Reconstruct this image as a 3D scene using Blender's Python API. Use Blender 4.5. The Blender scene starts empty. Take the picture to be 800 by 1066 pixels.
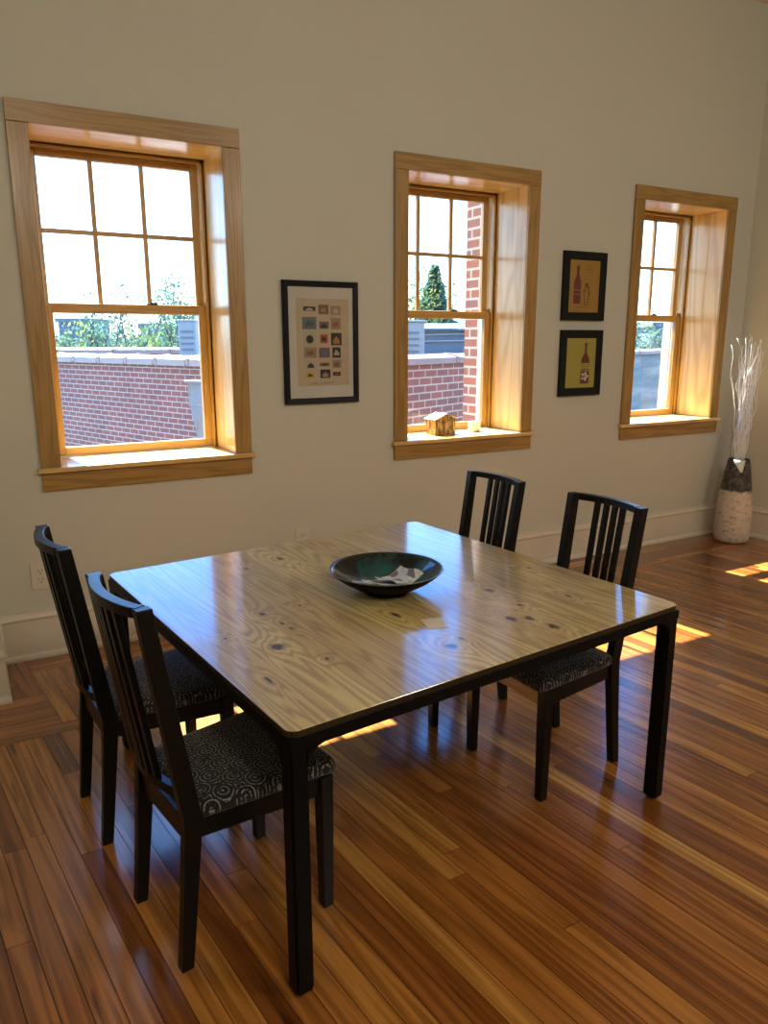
import bpy, bmesh, math, random
from mathutils import Vector, Matrix
random.seed(7)
C = bpy.context.scene.collection
PI = math.pi
# ------------------------------------------------------------------ camera numbers
F, YAW, PITCH, ROLL, CH = 781.0666, 0.5106193, -0.2244609, -0.0019220, 1.6380936
D = 4.1470                      # inner face of the window wall
def cam_axes():
    cy, sy = math.cos(YAW), math.sin(YAW)
    f0 = Vector((sy, cy, 0)); r0 = Vector((cy, -sy, 0)); u0 = Vector((0, 0, 1))
    f = f0*math.cos(PITCH) + u0*math.sin(PITCH)
    u = -f0*math.sin(PITCH) + u0*math.cos(PITCH)
    return r0*math.cos(ROLL) + u*math.sin(ROLL), u*math.cos(ROLL) - r0*math.sin(ROLL), f
R_, U_, F_ = cam_axes()
def at(px, py, dep):            # a place in the world seen from the door at a known distance
    return Vector((0, 0, CH)) + (F_ + R_*((px-400)/F) - U_*((py-533)/F))*dep

# ------------------------------------------------------------------ mesh helper
class MB:
    def __init__(s): s.v = []; s.f = []; s.uv = []; s.mi = []; s.col = []
    def face(s, pts, uvs=None, mi=0, col=0.5):
        i = len(s.v); s.v += [tuple(p) for p in pts]; s.f.append(tuple(range(i, i+len(pts))))
        s.uv.append(uvs or [(0, 0)]*len(pts)); s.mi.append(mi); s.col.append(col)
    def box(s, x0, x1, y0, y1, z0, z1, mi=0, col=0.5):
        c = Vector(((x0+x1)/2, (y0+y1)/2, (z0+z1)/2))
        s.obox(c, (Vector((1, 0, 0)), Vector((0, 1, 0)), Vector((0, 0, 1))), ((x1-x0)/2, (y1-y0)/2, (z1-z0)/2), mi, col)
    def obox(s, c, ax, h, mi=0, col=0.5):
        c = Vector(c); L = max(range(3), key=lambda k: h[k]); o = random.random()*7; o2 = random.random()*7
        i0 = len(s.v)
        P = {}
        for a in (-1, 1):
            for b in (-1, 1):
                for d in (-1, 1):
                    P[(a, b, d)] = len(s.v); s.v.append(tuple(c + ax[0]*(a*h[0]) + ax[1]*(b*h[1]) + ax[2]*(d*h[2])))
        Q = [[(-1,-1,-1),(-1,-1,1),(-1,1,1),(-1,1,-1)], [(1,-1,-1),(1,1,-1),(1,1,1),(1,-1,1)],
             [(-1,-1,-1),(1,-1,-1),(1,-1,1),(-1,-1,1)], [(-1,1,-1),(-1,1,1),(1,1,1),(1,1,-1)],
             [(-1,-1,-1),(-1,1,-1),(1,1,-1),(1,-1,-1)], [(-1,-1,1),(1,-1,1),(1,1,1),(-1,1,1)]]
        for k, q in enumerate(Q):
            s.f.append(tuple(P[t] for t in q)); n = k//2
            oth = [m for m in range(3) if m != n]
            if L in oth: ua, va = L, [m for m in oth if m != L][0]
            else: ua, va = oth
            s.uv.append([(t[ua]*h[ua]+o, t[va]*h[va]+o2+k*.37) for t in q]); s.mi.append(mi); s.col.append(col)
    def bar(s, a, b, w, d, up=(0, 0, 1), mi=0):
        a = Vector(a); b = Vector(b); z = (b-a).normalized(); up = Vector(up)
        if abs(z.dot(up)) > .98: up = Vector((1, 0, 0))
        x = up.cross(z).normalized(); y = z.cross(x)
        s.obox((a+b)/2, (x, y, z), (w/2, d/2, (b-a).length/2), mi)
    def loft(s, rings, closed=True, caps=True, mi=0, ulen=1.0):
        n = len(rings[0]); i0 = len(s.v); acc = 0; us = []
        for k, r in enumerate(rings):
            if k: acc += (Vector(r[0])-Vector(rings[k-1][0])).length
            us.append(acc); s.v += [tuple(p) for p in r]
        m = n if closed else n-1
        per = [0]
        for j in range(n): per.append(per[-1] + (Vector(rings[0][(j+1) % n])-Vector(rings[0][j])).length)
        for k in range(len(rings)-1):
            for j in range(m):
                j2 = (j+1) % n
                s.f.append((i0+k*n+j, i0+k*n+j2, i0+(k+1)*n+j2, i0+(k+1)*n+j))
                s.uv.append([(us[k], per[j]), (us[k], per[j+1]), (us[k+1], per[j+1]), (us[k+1], per[j])]); s.mi.append(mi); s.col.append(.5)
        if caps and closed:
            s.f.append(tuple(i0+j for j in reversed(range(n)))); s.uv.append([(0, 0)]*n); s.mi.append(mi); s.col.append(.5)
            b = i0+(len(rings)-1)*n
            s.f.append(tuple(b+j for j in range(n))); s.uv.append([(0, 0)]*n); s.mi.append(mi); s.col.append(.5)
    def tube(s, path, rad, n=8, caps=True, mi=0):
        path = [Vector(p) for p in path]; rings = []
        t0 = (path[1]-path[0]).normalized(); x = t0.orthogonal().normalized()
        for i, p in enumerate(path):
            t = (path[min(i+1, len(path)-1)]-path[max(i-1, 0)]).normalized()
            x = (x - t*x.dot(t)).normalized(); y = t.cross(x)
            r = rad[i] if isinstance(rad, (list, tuple)) else rad
            rings.append([p + x*(r*math.cos(2*PI*k/n)) + y*(r*math.sin(2*PI*k/n)) for k in range(n)])
        s.loft(rings, True, caps, mi)
    def lathe(s, prof, n=48, c=(0, 0), caps=False, mi=0):
        s.loft([[(c[0]+r*math.cos(2*PI*k/n), c[1]+r*math.sin(2*PI*k/n), z) for k in range(n)] for r, z in prof], True, caps, mi)
    def poly_prism(s, pts, y0, y1, mi=0):        # outline in x,z extruded along y
        s.loft([[(x, y0, z) for x, z in pts], [(x, y1, z) for x, z in pts]], True, True, mi)
    def build(s, name, mat, parent=None, bevel=0, smooth=False, seg=2, loc=None):
        me = bpy.data.meshes.new(name); me.from_pydata(s.v, [], s.f)
        uv = me.uv_layers.new(name='UVMap'); at_ = me.attributes.new('tint', 'FLOAT', 'FACE')
        k = 0
        flat = []
        for u in s.uv:
            for p in u: flat += [p[0], p[1]]
        uv.data.foreach_set('uv', flat); at_.data.foreach_set('value', s.col)
        mats = mat if isinstance(mat, (list, tuple)) else [mat]
        for m in mats: me.materials.append(m)
        me.polygons.foreach_set('material_index', s.mi)
        bm = bmesh.new(); bm.from_mesh(me); bmesh.ops.recalc_face_normals(bm, faces=bm.faces); bm.to_mesh(me); bm.free()
        if smooth: me.polygons.foreach_set('use_smooth', [True]*len(me.polygons))
        me.update()
        o = bpy.data.objects.new(name, me); C.objects.link(o)
        if parent: o.parent = parent
        if loc: o.location = loc
        if bevel:
            b = o.modifiers.new('Bevel', 'BEVEL'); b.width = bevel; b.segments = seg; b.limit_method = 'ANGLE'; b.angle_limit = .6
            b.harden_normals = False
        return o
def tag(o, label=None, cat=None, group=None, kind=None):
    if label: o['label'] = label
    if cat: o['category'] = cat
    if group: o['group'] = group
    if kind: o['kind'] = kind
    return o
def empty(name, loc=(0, 0, 0), rz=0, **k):
    o = bpy.data.objects.new(name, None); C.objects.link(o); o.location = loc; o.rotation_euler = (0, 0, rz); o.empty_display_size = .1
    return tag(o, **k)
def kids(o): return [c for c in bpy.data.objects if c.parent == o]
def copy_tree(o, parent=None):
    ch = kids(o); c = o.copy(); C.objects.link(c)
    if parent: c.parent = parent
    for k in ch: copy_tree(k, c)
    return c

# ------------------------------------------------------------------ materials
def newmat(name):
    m = bpy.data.materials.new(name); m.use_nodes = True
    return m, m.node_tree, m.node_tree.nodes['Principled BSDF']
class NT:
    def __init__(s, t): s.t = t
    def n(s, typ, ins={}, **props):
        x = s.t.nodes.new(typ)
        for k, v in props.items(): setattr(x, k, v)
        for k, v in ins.items():
            sock = x.inputs[k]
            if isinstance(v, bpy.types.NodeSocket): s.t.links.new(v, sock)
            else: sock.default_value = v
        return x
    def math(s, op, a, b=None, c=None, clamp=False):
        ins = {0: a}
        if b is not None: ins[1] = b
        if c is not None: ins[2] = c
        return s.n('ShaderNodeMath', ins, operation=op, use_clamp=clamp).outputs[0]
    def noise(s, vec, scale=1, detail=2, rough=.5, dist=0):
        return s.n('ShaderNodeTexNoise', {'Vector': vec, 'Scale': scale, 'Detail': detail, 'Roughness': rough, 'Distortion': dist}).outputs[0]
    def vmul(s, v, k): return s.n('ShaderNodeVectorMath', {0: v, 1: k}, operation='MULTIPLY').outputs[0]
    def vadd(s, v, k): return s.n('ShaderNodeVectorMath', {0: v, 1: k}, operation='ADD').outputs[0]
    def mix(s, f, a, b):
        x = s.n('ShaderNodeMix', data_type='RGBA', blend_type='MIX')
        for k, v in ((0, f), (6, a), (7, b)):
            if isinstance(v, bpy.types.NodeSocket): s.t.links.new(v, x.inputs[k])
            else: x.inputs[k].default_value = v
        return x.outputs[2]
    def mul(s, a, b, f=1.0):
        x = s.n('ShaderNodeMix', data_type='RGBA', blend_type='MULTIPLY'); x.inputs[0].default_value = f
        for k, v in ((6, a), (7, b)):
            if isinstance(v, bpy.types.NodeSocket): s.t.links.new(v, x.inputs[k])
            else: x.inputs[k].default_value = v
        return x.outputs[2]
    def ramp(s, f, stops):
        r = s.n('ShaderNodeValToRGB', {0: f}); e = r.color_ramp.elements
        while len(e) < len(stops): e.new(.5)
        for k, (p, c) in enumerate(stops): e[k].position = p; e[k].color = c if len(c) == 4 else (*c, 1)
        return r.outputs[0]
    def mr(s, v, a, b, c=0, d=1):
        return s.n('ShaderNodeMapRange', {0: v, 1: a, 2: b, 3: c, 4: d}).outputs[0]
    def sep(s, v):
        x = s.n('ShaderNodeSeparateXYZ', {0: v}); return x.outputs[0], x.outputs[1], x.outputs[2]
    def comb(s, x=0, y=0, z=0): return s.n('ShaderNodeCombineXYZ', {0: x, 1: y, 2: z}).outputs[0]
    def bump(s, h, strength=.2, dist=.01): return s.n('ShaderNodeBump', {'Height': h, 'Strength': strength, 'Distance': dist}).outputs[0]
def c4(c): return (c[0], c[1], c[2], 1)
def plain(name, col, rough=.5, metal=0, spec=.5, bump=0, bscale=200, coat=0):
    m, t, b = newmat(name); nt = NT(t)
    b.inputs['Base Color'].default_value = c4(col); b.inputs['Roughness'].default_value = rough; b.inputs['Metallic'].default_value = metal
    b.inputs['Specular IOR Level'].default_value = spec; b.inputs['Coat Weight'].default_value = coat
    tc = nt.n('ShaderNodeTexCoord').outputs['Object']
    nz = nt.noise(tc, 6, 3)
    t.links.new(nt.mul(c4(col), nt.mix(nz, (.9, .9, .9, 1), (1.1, 1.1, 1.1, 1))), b.inputs['Base Color'])
    if bump: t.links.new(nt.bump(nt.noise(tc, bscale, 3), bump, .002), b.inputs['Normal'])
    return m
def wood(name, light, dark, su=1.0, sv=9.0, K=9.0, fine=.35, ringamt=.6, rough=.35, coat=.0, tint=0.0, spec=.5):
    """grain from UVs in metres, u along the board"""
    m, t, b = newmat(name); nt = NT(t)
    uv = nt.n('ShaderNodeTexCoord').outputs['UV']
    n1 = nt.noise(nt.vmul(uv, (su, sv, 1)), 1, 2, .45, .1)
    ring = nt.math('MULTIPLY_ADD', nt.math('SINE', nt.math('MULTIPLY', n1, K*2*PI)), .5, .5)
    ring = nt.math('POWER', ring, 2.0)
    fn = nt.noise(nt.vmul(uv, (4, 260, 1)), 1, 3, .6)
    big = nt.noise(nt.vmul(uv, (.8, 4, 1)), 1, 2)
    f = nt.math('ADD', nt.math('MULTIPLY', ring, ringamt), nt.math('MULTIPLY', nt.math('SUBTRACT', fn, .3), fine*1.6), clamp=True)
    col = nt.mix(f, c4(light), c4(dark))
    col = nt.mul(col, nt.mix(big, (.82, .8, .78, 1), (1.15, 1.15, 1.15, 1)))
    t.links.new(col, b.inputs['Base Color'])
    b.inputs['Roughness'].default_value = rough; b.inputs['Coat Weight'].default_value = coat; b.inputs['Coat Roughness'].default_value = .15
    b.inputs['Specular IOR Level'].default_value = spec
    t.links.new(nt.bump(fn, .05, .001), b.inputs['Normal'])
    return m
M = {}
def wall_paint(name, col):
    m, t, b = newmat(name); nt = NT(t); tc = nt.n('ShaderNodeTexCoord').outputs['Object']
    nz = nt.noise(tc, 1.3, 4)
    t.links.new(nt.mix(nz, c4([x*.97 for x in col]), c4([x*1.03 for x in col])), b.inputs['Base Color'])
    b.inputs['Roughness'].default_value = .55; b.inputs['Specular IOR Level'].default_value = .25
    t.links.new(nt.bump(nt.noise(tc, 180, 3), .06, .002), b.inputs['Normal'])
    return m
M['wall'] = wall_paint('wall paint', (.55, .54, .465))
M['ceiling'] = wall_paint('ceiling paint', (.72, .64, .53))
M['trim'] = plain('trim paint', (.66, .60, .50), .3, bump=.02)
M['pine'] = wood('amber pine trim', (.40, .235, .062), (.23, .115, .024), .9, 14, 7, .35, .55, .34, .25)
M['jamb'] = wood('brightened pine jamb', (.74, .51, .205), (.47, .27, .08), .5, 5.0, 7, .18, .55, .3, .35)  # same pine as the casing, paler tone paints the window light in
M['sash'] = wood('varnished pine sash', (.50, .30, .085), (.30, .155, .038), .8, 16, 6, .3, .5, .33, .3)
M['vinyl'] = plain('white vinyl track', (.8, .8, .76), .4)
M['black'] = plain('black stained wood', (.0025, .0023, .0022), .34, spec=.28, bump=.03, bscale=90)
M['steel'] = plain('black powder coated steel', (.002, .0018, .0018), .45, spec=.14)
M['plate'] = plain('outlet plastic', (.62, .57, .48), .35)
M['slot'] = plain('outlet slot', (.03, .028, .025), .6)
M['frame_black'] = plain('black picture frame', (.003, .003, .0035), .5, spec=.25)
M['mat'] = plain('picture mat board', (.48, .465, .42), .8)
M['print'] = plain('cream print paper', (.42, .35, .25), .75)
M['bare_wood'] = wood('raw yellow wood', (.42, .26, .06), (.24, .13, .025), 2, 22, 6, .3, .5, .5)

def glass_mat():
    m, t, b = newmat('window glass'); nt = NT(t); t.nodes.remove(b)
    tr = nt.n('ShaderNodeBsdfTransparent', {'Color': (.96, .985, .98, 1)}); gl = nt.n('ShaderNodeBsdfGlossy', {'Roughness': .02})
    bf = nt.n('ShaderNodeNewGeometry').outputs['Backfacing']
    fr = nt.n('ShaderNodeFresnel', {'IOR': nt.mr(bf, 0, 1, 1.45, 1/1.45)})
    mx = nt.n('ShaderNodeMixShader', {0: fr.outputs[0], 1: tr.outputs[0], 2: gl.outputs[0]})
    t.links.new(mx.outputs[0], t.nodes['Material Output'].inputs[0]); return m
M['glass'] = glass_mat()

def floor_mat():
    m, t, b = newmat('heart pine floor boards'); nt = NT(t)
    uv = nt.n('ShaderNodeTexCoord').outputs['UV']
    tint = nt.n('ShaderNodeAttribute', attribute_name='tint').outputs['Fac']
    n1 = nt.noise(nt.vmul(uv, (.5, 10, 1)), 1, 2, .5, .15)
    ring = nt.math('MULTIPLY_ADD', nt.math('SINE', nt.math('MULTIPLY', n1, 44)), .5, .5)
    fn = nt.noise(nt.vmul(uv, (2.5, 150, 1)), 1, 4, .65)
    blot = nt.noise(nt.vmul(uv, (1.4, 18, 1)), 1, 3, .6)
    base = nt.ramp(tint, [(0, (.14, .040, .009)), (.25, (.26, .086, .016)), (.55, (.385, .148, .028)), (.8, (.51, .235, .049)), (1, (.60, .32, .085))])
    f = nt.math('MULTIPLY', nt.math('ADD', nt.math('MULTIPLY', ring, .35), nt.math('MULTIPLY', fn, .75)), 1)
    col = nt.mul(base, nt.ramp(f, [(.15, (1.25, 1.25, 1.2)), (.8, (.52, .45, .4))]))
    kn = nt.ramp(blot, [(.63, (1, 1, 1)), (.71, (.28, .22, .18))])
    col = nt.mul(col, kn, .8)
    t.links.new(col, b.inputs['Base Color'])
    b.inputs['Roughness'].default_value = .27
    b.inputs['Specular IOR Level'].default_value = .5; b.inputs['Coat Weight'].default_value = .6; b.inputs['Coat Roughness'].default_value = .16
    hgt = fn
    t.links.new(nt.bump(hgt, .08, .0012), b.inputs['Normal'])
    return m
M['floor'] = floor_mat()
M['gap'] = plain('dark floor gap', (.012, .006, .003), .9)

KNOTS = [(.649,1.299,.016,.03),(.472,1.246,.011,.02),(.676,1.181,.006,.012),(.297,.746,.014,.02),(.21,.471,.024,.033),(.089,.28,.008,.035),(.438,.747,.007,.01),
 (.312,.633,.009,.02),(.315,.575,.007,.014),(.111,.619,.007,.008),(1.081,.485,.016,.03),(1.061,.31,.010,.016),(.943,.236,.02,.03),(.995,.204,.016,.028),
 (1.005,.109,.018,.03),(.637,.174,.022,.024),(1.402,.6,.009,.014),(1.269,.279,.008,.02),(.289,.31,.008,.012),(.656,.483,.012,.03),(.70,.20,.010,.02)]
def table_mat():
    m, t, b = newmat('knotty pine table boards'); nt = NT(t)
    P = nt.n('ShaderNodeTexCoord').outputs['Object']
    x, y, z = nt.sep(P)
    pl = nt.math('FLOOR', nt.math('DIVIDE', x, .1385))
    rnd = nt.n('ShaderNodeTexWhiteNoise', {'W': pl}, noise_dimensions='1D').outputs['Value']
    # knots: dark cores that also push the grain aside
    core = None; halo = None
    for kx, ky, rx, ry in KNOTS:
        d = nt.n('ShaderNodeVectorMath', {0: nt.vmul(nt.vadd(P, (-kx, -ky, 0)), (1/rx, 1/ry, 0))}, operation='LENGTH').outputs['Value']
        core = d if core is None else nt.math('MINIMUM', core, d)
    wob = nt.noise(P, 60, 3, .6)
    core = nt.math('ADD', core, nt.math('MULTIPLY', nt.math('SUBTRACT', wob, .5), 1.3))
    halo = nt.math('EXPONENT', nt.math('MULTIPLY', core, -.42))
    yy = nt.math('ADD', nt.math('MULTIPLY', y, .5), nt.math('MULTIPLY', rnd, 37))
    xx = nt.math('MULTIPLY', x, 8.5)
    n1 = nt.noise(nt.comb(xx, yy, 0), 1, 2, .45, .2)
    n1 = nt.math('ADD', n1, nt.math('MULTIPLY', halo, .30))
    ring = nt.math('POWER', nt.math('MULTIPLY_ADD', nt.math('SINE', nt.math('MULTIPLY', n1, 92)), .5, .5), 1.6)
    fn = nt.noise(nt.vmul(P, (260, 5, 1)), 1, 3, .6)
    f = nt.math('ADD', nt.math('MULTIPLY', ring, .5), nt.math('MULTIPLY', fn, .35), clamp=True)
    light = nt.mix(rnd, (.72, .56, .22, 1), (.52, .375, .135, 1))
    col = nt.mix(f, light, (.215, .13, .048, 1))
    col = nt.mix(nt.mr(core, .45, 1.1, 1, 0), col, (.022, .011, .006, 1))
    # thin dark seams between boards
    fx = nt.math('FRACT', nt.math('DIVIDE', x, .1385))
    seam = nt.math('LESS_THAN', nt.math('MINIMUM', fx, nt.math('SUBTRACT', 1, fx)), .006)
    col = nt.mix(nt.math('MULTIPLY', seam, .35), col, (.10, .06, .03, 1))
    t.links.new(col, b.inputs['Base Color'])
    b.inputs['Roughness'].default_value = .5
    b.inputs['Coat Weight'].default_value = 1; b.inputs['Coat Roughness'].default_value = .12; b.inputs['Coat IOR'].default_value = 1.5
    bp = nt.bump(nt.math('ADD', nt.math('MULTIPLY', ring, .3), nt.noise(nt.vmul(P, (7, 3, 1)), 1, 2)), .08, .003)
    t.links.new(bp, b.inputs['Normal']); t.links.new(nt.bump(nt.noise(nt.vmul(P, (9, 4, 1)), 1, 3), .04, .003), b.inputs['Coat Normal'])
    return m
M['table'] = table_mat()

M['edge'] = wood('dark stained table edge', (.034, .022, .012), (.015, .01, .006), 1, 20, 6, .3, .4, .5, spec=.2)
def fabric_mat():
    m, t, b = newmat('dark ring patterned upholstery'); nt = NT(t)
    P = nt.n('ShaderNodeTexCoord').outputs['Object']
    x, y, z = nt.sep(P)
    a = .096; bb = .080
    def ringset(ox, oy):
        fx = nt.math('MULTIPLY', nt.math('SUBTRACT', nt.math('FRACT', nt.math('DIVIDE', nt.math('ADD', x, ox+5), a)), .5), a)
        fy = nt.math('MULTIPLY', nt.math('SUBTRACT', nt.math('FRACT', nt.math('DIVIDE', nt.math('ADD', y, oy+5), bb)), .5), bb)
        d = nt.math('SQRT', nt.math('ADD', nt.math('MULTIPLY', fx, fx), nt.math('MULTIPLY', fy, fy)))
        return d, fx, fy
    d1, fx1, fy1 = ringset(0, 0); d2, fx2, fy2 = ringset(a/2, bb/2)
    d = nt.math('MINIMUM', d1, d2)
    rings = nt.math('GREATER_THAN', nt.math('SINE', nt.math('MULTIPLY', d, 2*PI/.0120)), .70)
    gx = nt.math('GREATER_THAN', nt.math('SINE', nt.math('MULTIPLY', x, 2*PI/.0120)), .78)
    gy = nt.math('GREATER_THAN', nt.math('SINE', nt.math('MULTIPLY', y, 2*PI/.0115)), .78)
    grid = nt.math('MAXIMUM', gx, gy)
    msk = nt.math('GREATER_THAN', nt.noise(P, 22, 1), .53)
    far = nt.math('GREATER_THAN', d, .034)
    usegrid = nt.math('MAXIMUM', nt.math('MULTIPLY', far, nt.math('GREATER_THAN', nt.noise(nt.vadd(P, (3, 1, 2)), 30, 1), .42)), nt.math('LESS_THAN', d, .008))
    line = nt.math('ADD', nt.math('MULTIPLY', grid, usegrid), nt.math('MULTIPLY', rings, nt.math('SUBTRACT', 1, usegrid)), clamp=True)
    brk = nt.mr(nt.noise(P, 140, 1), .40, .52, 0, 1)
    line = nt.math('MULTIPLY', line, brk)
    weave = nt.noise(P, 900, 1)
    col = nt.mix(line, (.010, .008, .0075, 1), (.25, .23, .21, 1))
    t.links.new(col, b.inputs['Base Color']); b.inputs['Roughness'].default_value = .8; b.inputs['Specular IOR Level'].default_value = .25
    b.inputs['Sheen Weight'].default_value = .15
    t.links.new(nt.bump(nt.math('ADD', weave, nt.math('MULTIPLY', line, .6)), .25, .001), b.inputs['Normal'])
    return m
M['fabric'] = fabric_mat()

def brick_mat(name, c1, c2, mortar, bw, bh, ms=.008, vary=.3):
    m, t, b = newmat(name); nt = NT(t)
    uv = nt.n('ShaderNodeTexCoord').outputs['UV']
    br = nt.n('ShaderNodeTexBrick', {'Vector': uv, 'Color1': c4(c1), 'Color2': c4(c2), 'Mortar': c4(mortar), 'Scale': 1.0, 'Mortar Size': ms,
        'Mortar Smooth': .1, 'Bias': 0.0, 'Brick Width': bw, 'Row Height': bh}); br.offset = .5
    nz = nt.noise(uv, 1.4, 4, .6)
    col = nt.mul(br.outputs['Color'], nt.mix(nz, (1-vary, 1-vary, 1-vary, 1), (1+vary, 1+vary, 1+vary, 1)))
    t.links.new(col, b.inputs['Base Color']); b.inputs['Roughness'].default_value = .9
    t.links.new(nt.bump(br.outputs['Fac'], -.4, .01), b.inputs['Normal'])
    return m
M['brick'] = brick_mat('red parapet brick', (.24, .085, .066), (.185, .075, .07), (.40, .35, .32), .20, .066, .0065)
M['brick_big'] = brick_mat('near parapet brick', (.23, .075, .056), (.17, .07, .064), (.38, .32, .26), .27, .092, .009)
M['brick_red'] = brick_mat('facade brick', (.24, .066, .036), (.17, .062, .055), (.36, .31, .27), .21, .072, .009)
M['coping'] = plain('glazed clay coping', (.27, .235, .23), .5)
M['coping_pink'] = plain('pink clay coping', (.22, .155, .15), .6)
def stone_mat():
    m, t, b = newmat('patched grey render'); nt = NT(t); uv = nt.n('ShaderNodeTexCoord').outputs['UV']
    n = nt.noise(nt.vmul(uv, (.22, 2.4, 1)), 1, 4, .6)
    t.links.new(nt.ramp(n, [(.36, (.10, .13, .14)), (.47, (.16, .17, .165)), (.56, (.27, .26, .23)), (.64, (.19, .11, .09))]), b.inputs['Base Color'])
    b.inputs['Roughness'].default_value = .9; return m
M['render'] = stone_mat()
M['roof'] = plain('pale roof membrane', (.12, .13, .14), .8)
M['ground'] = plain('street and lots below', (.09, .10, .08), .95)
M['metal_grey'] = plain('weathered grey sheet metal', (.17, .215, .235), .5)
M['slate'] = plain('blue grey siding', (.085, .115, .14), .7)
def rust_mat():
    m, t, b = newmat('rusty galvanised metal'); nt = NT(t); P = nt.n('ShaderNodeTexCoord').outputs['Object']
    n = nt.noise(P, 7, 4, .65)
    t.links.new(nt.ramp(n, [(.45, (.17, .21, .25)), (.62, (.20, .18, .16)), (.68, (.16, .06, .025))]), b.inputs['Base Color'])
    b.inputs['Roughness'].default_value = .6; return m
M['rust'] = rust_mat()
M['bark'] = plain('grey brown bark', (.05, .045, .04), .9)
def leaf_mat(name, a, bcol):
    m, t, b = newmat(name); nt = NT(t); t.nodes.remove(b)
    P = nt.n('ShaderNodeTexCoord').outputs['Object']
    col = nt.mix(nt.mr(nt.noise(P, 1.7, 3), .35, .65), c4(a), c4(bcol))
    df = nt.n('ShaderNodeBsdfDiffuse', {'Color': col}); tl = nt.n('ShaderNodeBsdfTranslucent', {'Color': col})
    mx = nt.n('ShaderNodeMixShader', {0: .5, 1: df.outputs[0], 2: tl.outputs[0]})
    t.links.new(mx.outputs[0], t.nodes['Material Output'].inputs[0]); return m
M['leaf_spring'] = leaf_mat('spring leaves', (.15, .22, .06), (.24, .30, .09))
M['leaf_grey'] = leaf_mat('blue grey buds', (.09, .18, .17), (.13, .21, .13))
M['leaf_dark'] = leaf_mat('dark conifer needles', (.05, .13, .12), (.09, .19, .13))

# ------------------------------------------------------------------ the room
WX = [0.3200916, 2.3933466, 4.3959894]; WW = 1.1184; ZT = 2.7274; ZS = 1.0095; CT = 0.0964; ZA = 0.8888
XR = 5.745; ZC = 4.112; YB = -3.4; XL = -2.6; T1 = .44; T2 = .75
def wall_with_holes(mb, xs0, xs1, y0, y1, z0, z1, holes):
    cuts = sorted(set([xs0, xs1] + [h[0] for h in holes] + [h[1] for h in holes]))
    for a, b in zip(cuts[:-1], cuts[1:]):
        hs = [h for h in holes if h[0] <= a+1e-6 and h[1] >= b-1e-6]
        if not hs: mb.box(a, b, y0, y1, z0, z1)
        else:
            h = hs[0]; mb.box(a, b, y0, y1, z0, h[2]); mb.box(a, b, y0, y1, h[3], z1)
mb = MB()
holes = [(x+CT-.022, x+WW-CT+.022, ZS-.03, ZT-CT+.022) for x in WX]
wall_with_holes(mb, XL-.2, XR+.2, D, D+T1, -.02, ZC+.02, holes)
tag(mb.build('wall_back', M['wall']), kind='structure')
def uvbox(mb, x0, x1, y0, y1, z0, z1):
    q = [((x0,y0,z0),(x1,y0,z0),(x1,y0,z1),(x0,y0,z1),0,2), ((x1,y1,z0),(x0,y1,z0),(x0,y1,z1),(x1,y1,z1),0,2),
         ((x0,y1,z0),(x0,y0,z0),(x0,y0,z1),(x0,y1,z1),1,2), ((x1,y0,z0),(x1,y1,z0),(x1,y1,z1),(x1,y0,z1),1,2),
         ((x0,y0,z1),(x1,y0,z1),(x1,y1,z1),(x0,y1,z1),0,1), ((x0,y1,z0),(x1,y1,z0),(x1,y0,z0),(x0,y0,z0),0,1)]
    for p in q: mb.face(p[:4], [(v[p[4]], v[p[5]]) for v in p[:4]])
mb = MB()
cuts = [XL-.2]
for k, x in enumerate(WX): cuts += [x+.045, x+WW+(-.05 if k < 2 else .18)]
cuts += [XR+.2]
for i, (a, b) in enumerate(zip(cuts[:-1], cuts[1:])):
    if i % 2 == 0: uvbox(mb, a, b, D+T1, D+T2, -3, 5)
    else: uvbox(mb, a, b, D+T1, D+T2, -3, .97); uvbox(mb, a, b, D+T1, D+T2, 3.25, 5)
tag(mb.build('wall_outer', M['brick_red']), kind='structure')
mb = MB(); rx = lambda y: XR+.118*(D-y)
mb.loft([[(rx(y), y, -.02), (rx(y)+.2, y, -.02), (rx(y)+.2, y, ZC+.02), (rx(y), y, ZC+.02)] for y in (YB-.2, D)]); tag(mb.build('wall_right', M['wall']), kind='structure')
PX, PY = .028, 3.668
mb = MB(); mb.box(XL, PX, PY, D, -.02, ZC+.02); mb.box(XL-.2, XL, YB-.2, D, -.02, ZC+.02); tag(mb.build('wall_left', M['wall']), kind='structure')
mb = MB(); mb.box(XL, XR+.85, YB-.2, YB, -.02, ZC+.02); tag(mb.build('wall_rear', M['wall']), kind='structure')
mb = MB(); mb.box(XL-.2, XR+1.1, YB-.2, D+T2, ZC, ZC+.2); tag(mb.build('ceiling', M['ceiling']), kind='structure')

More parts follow.
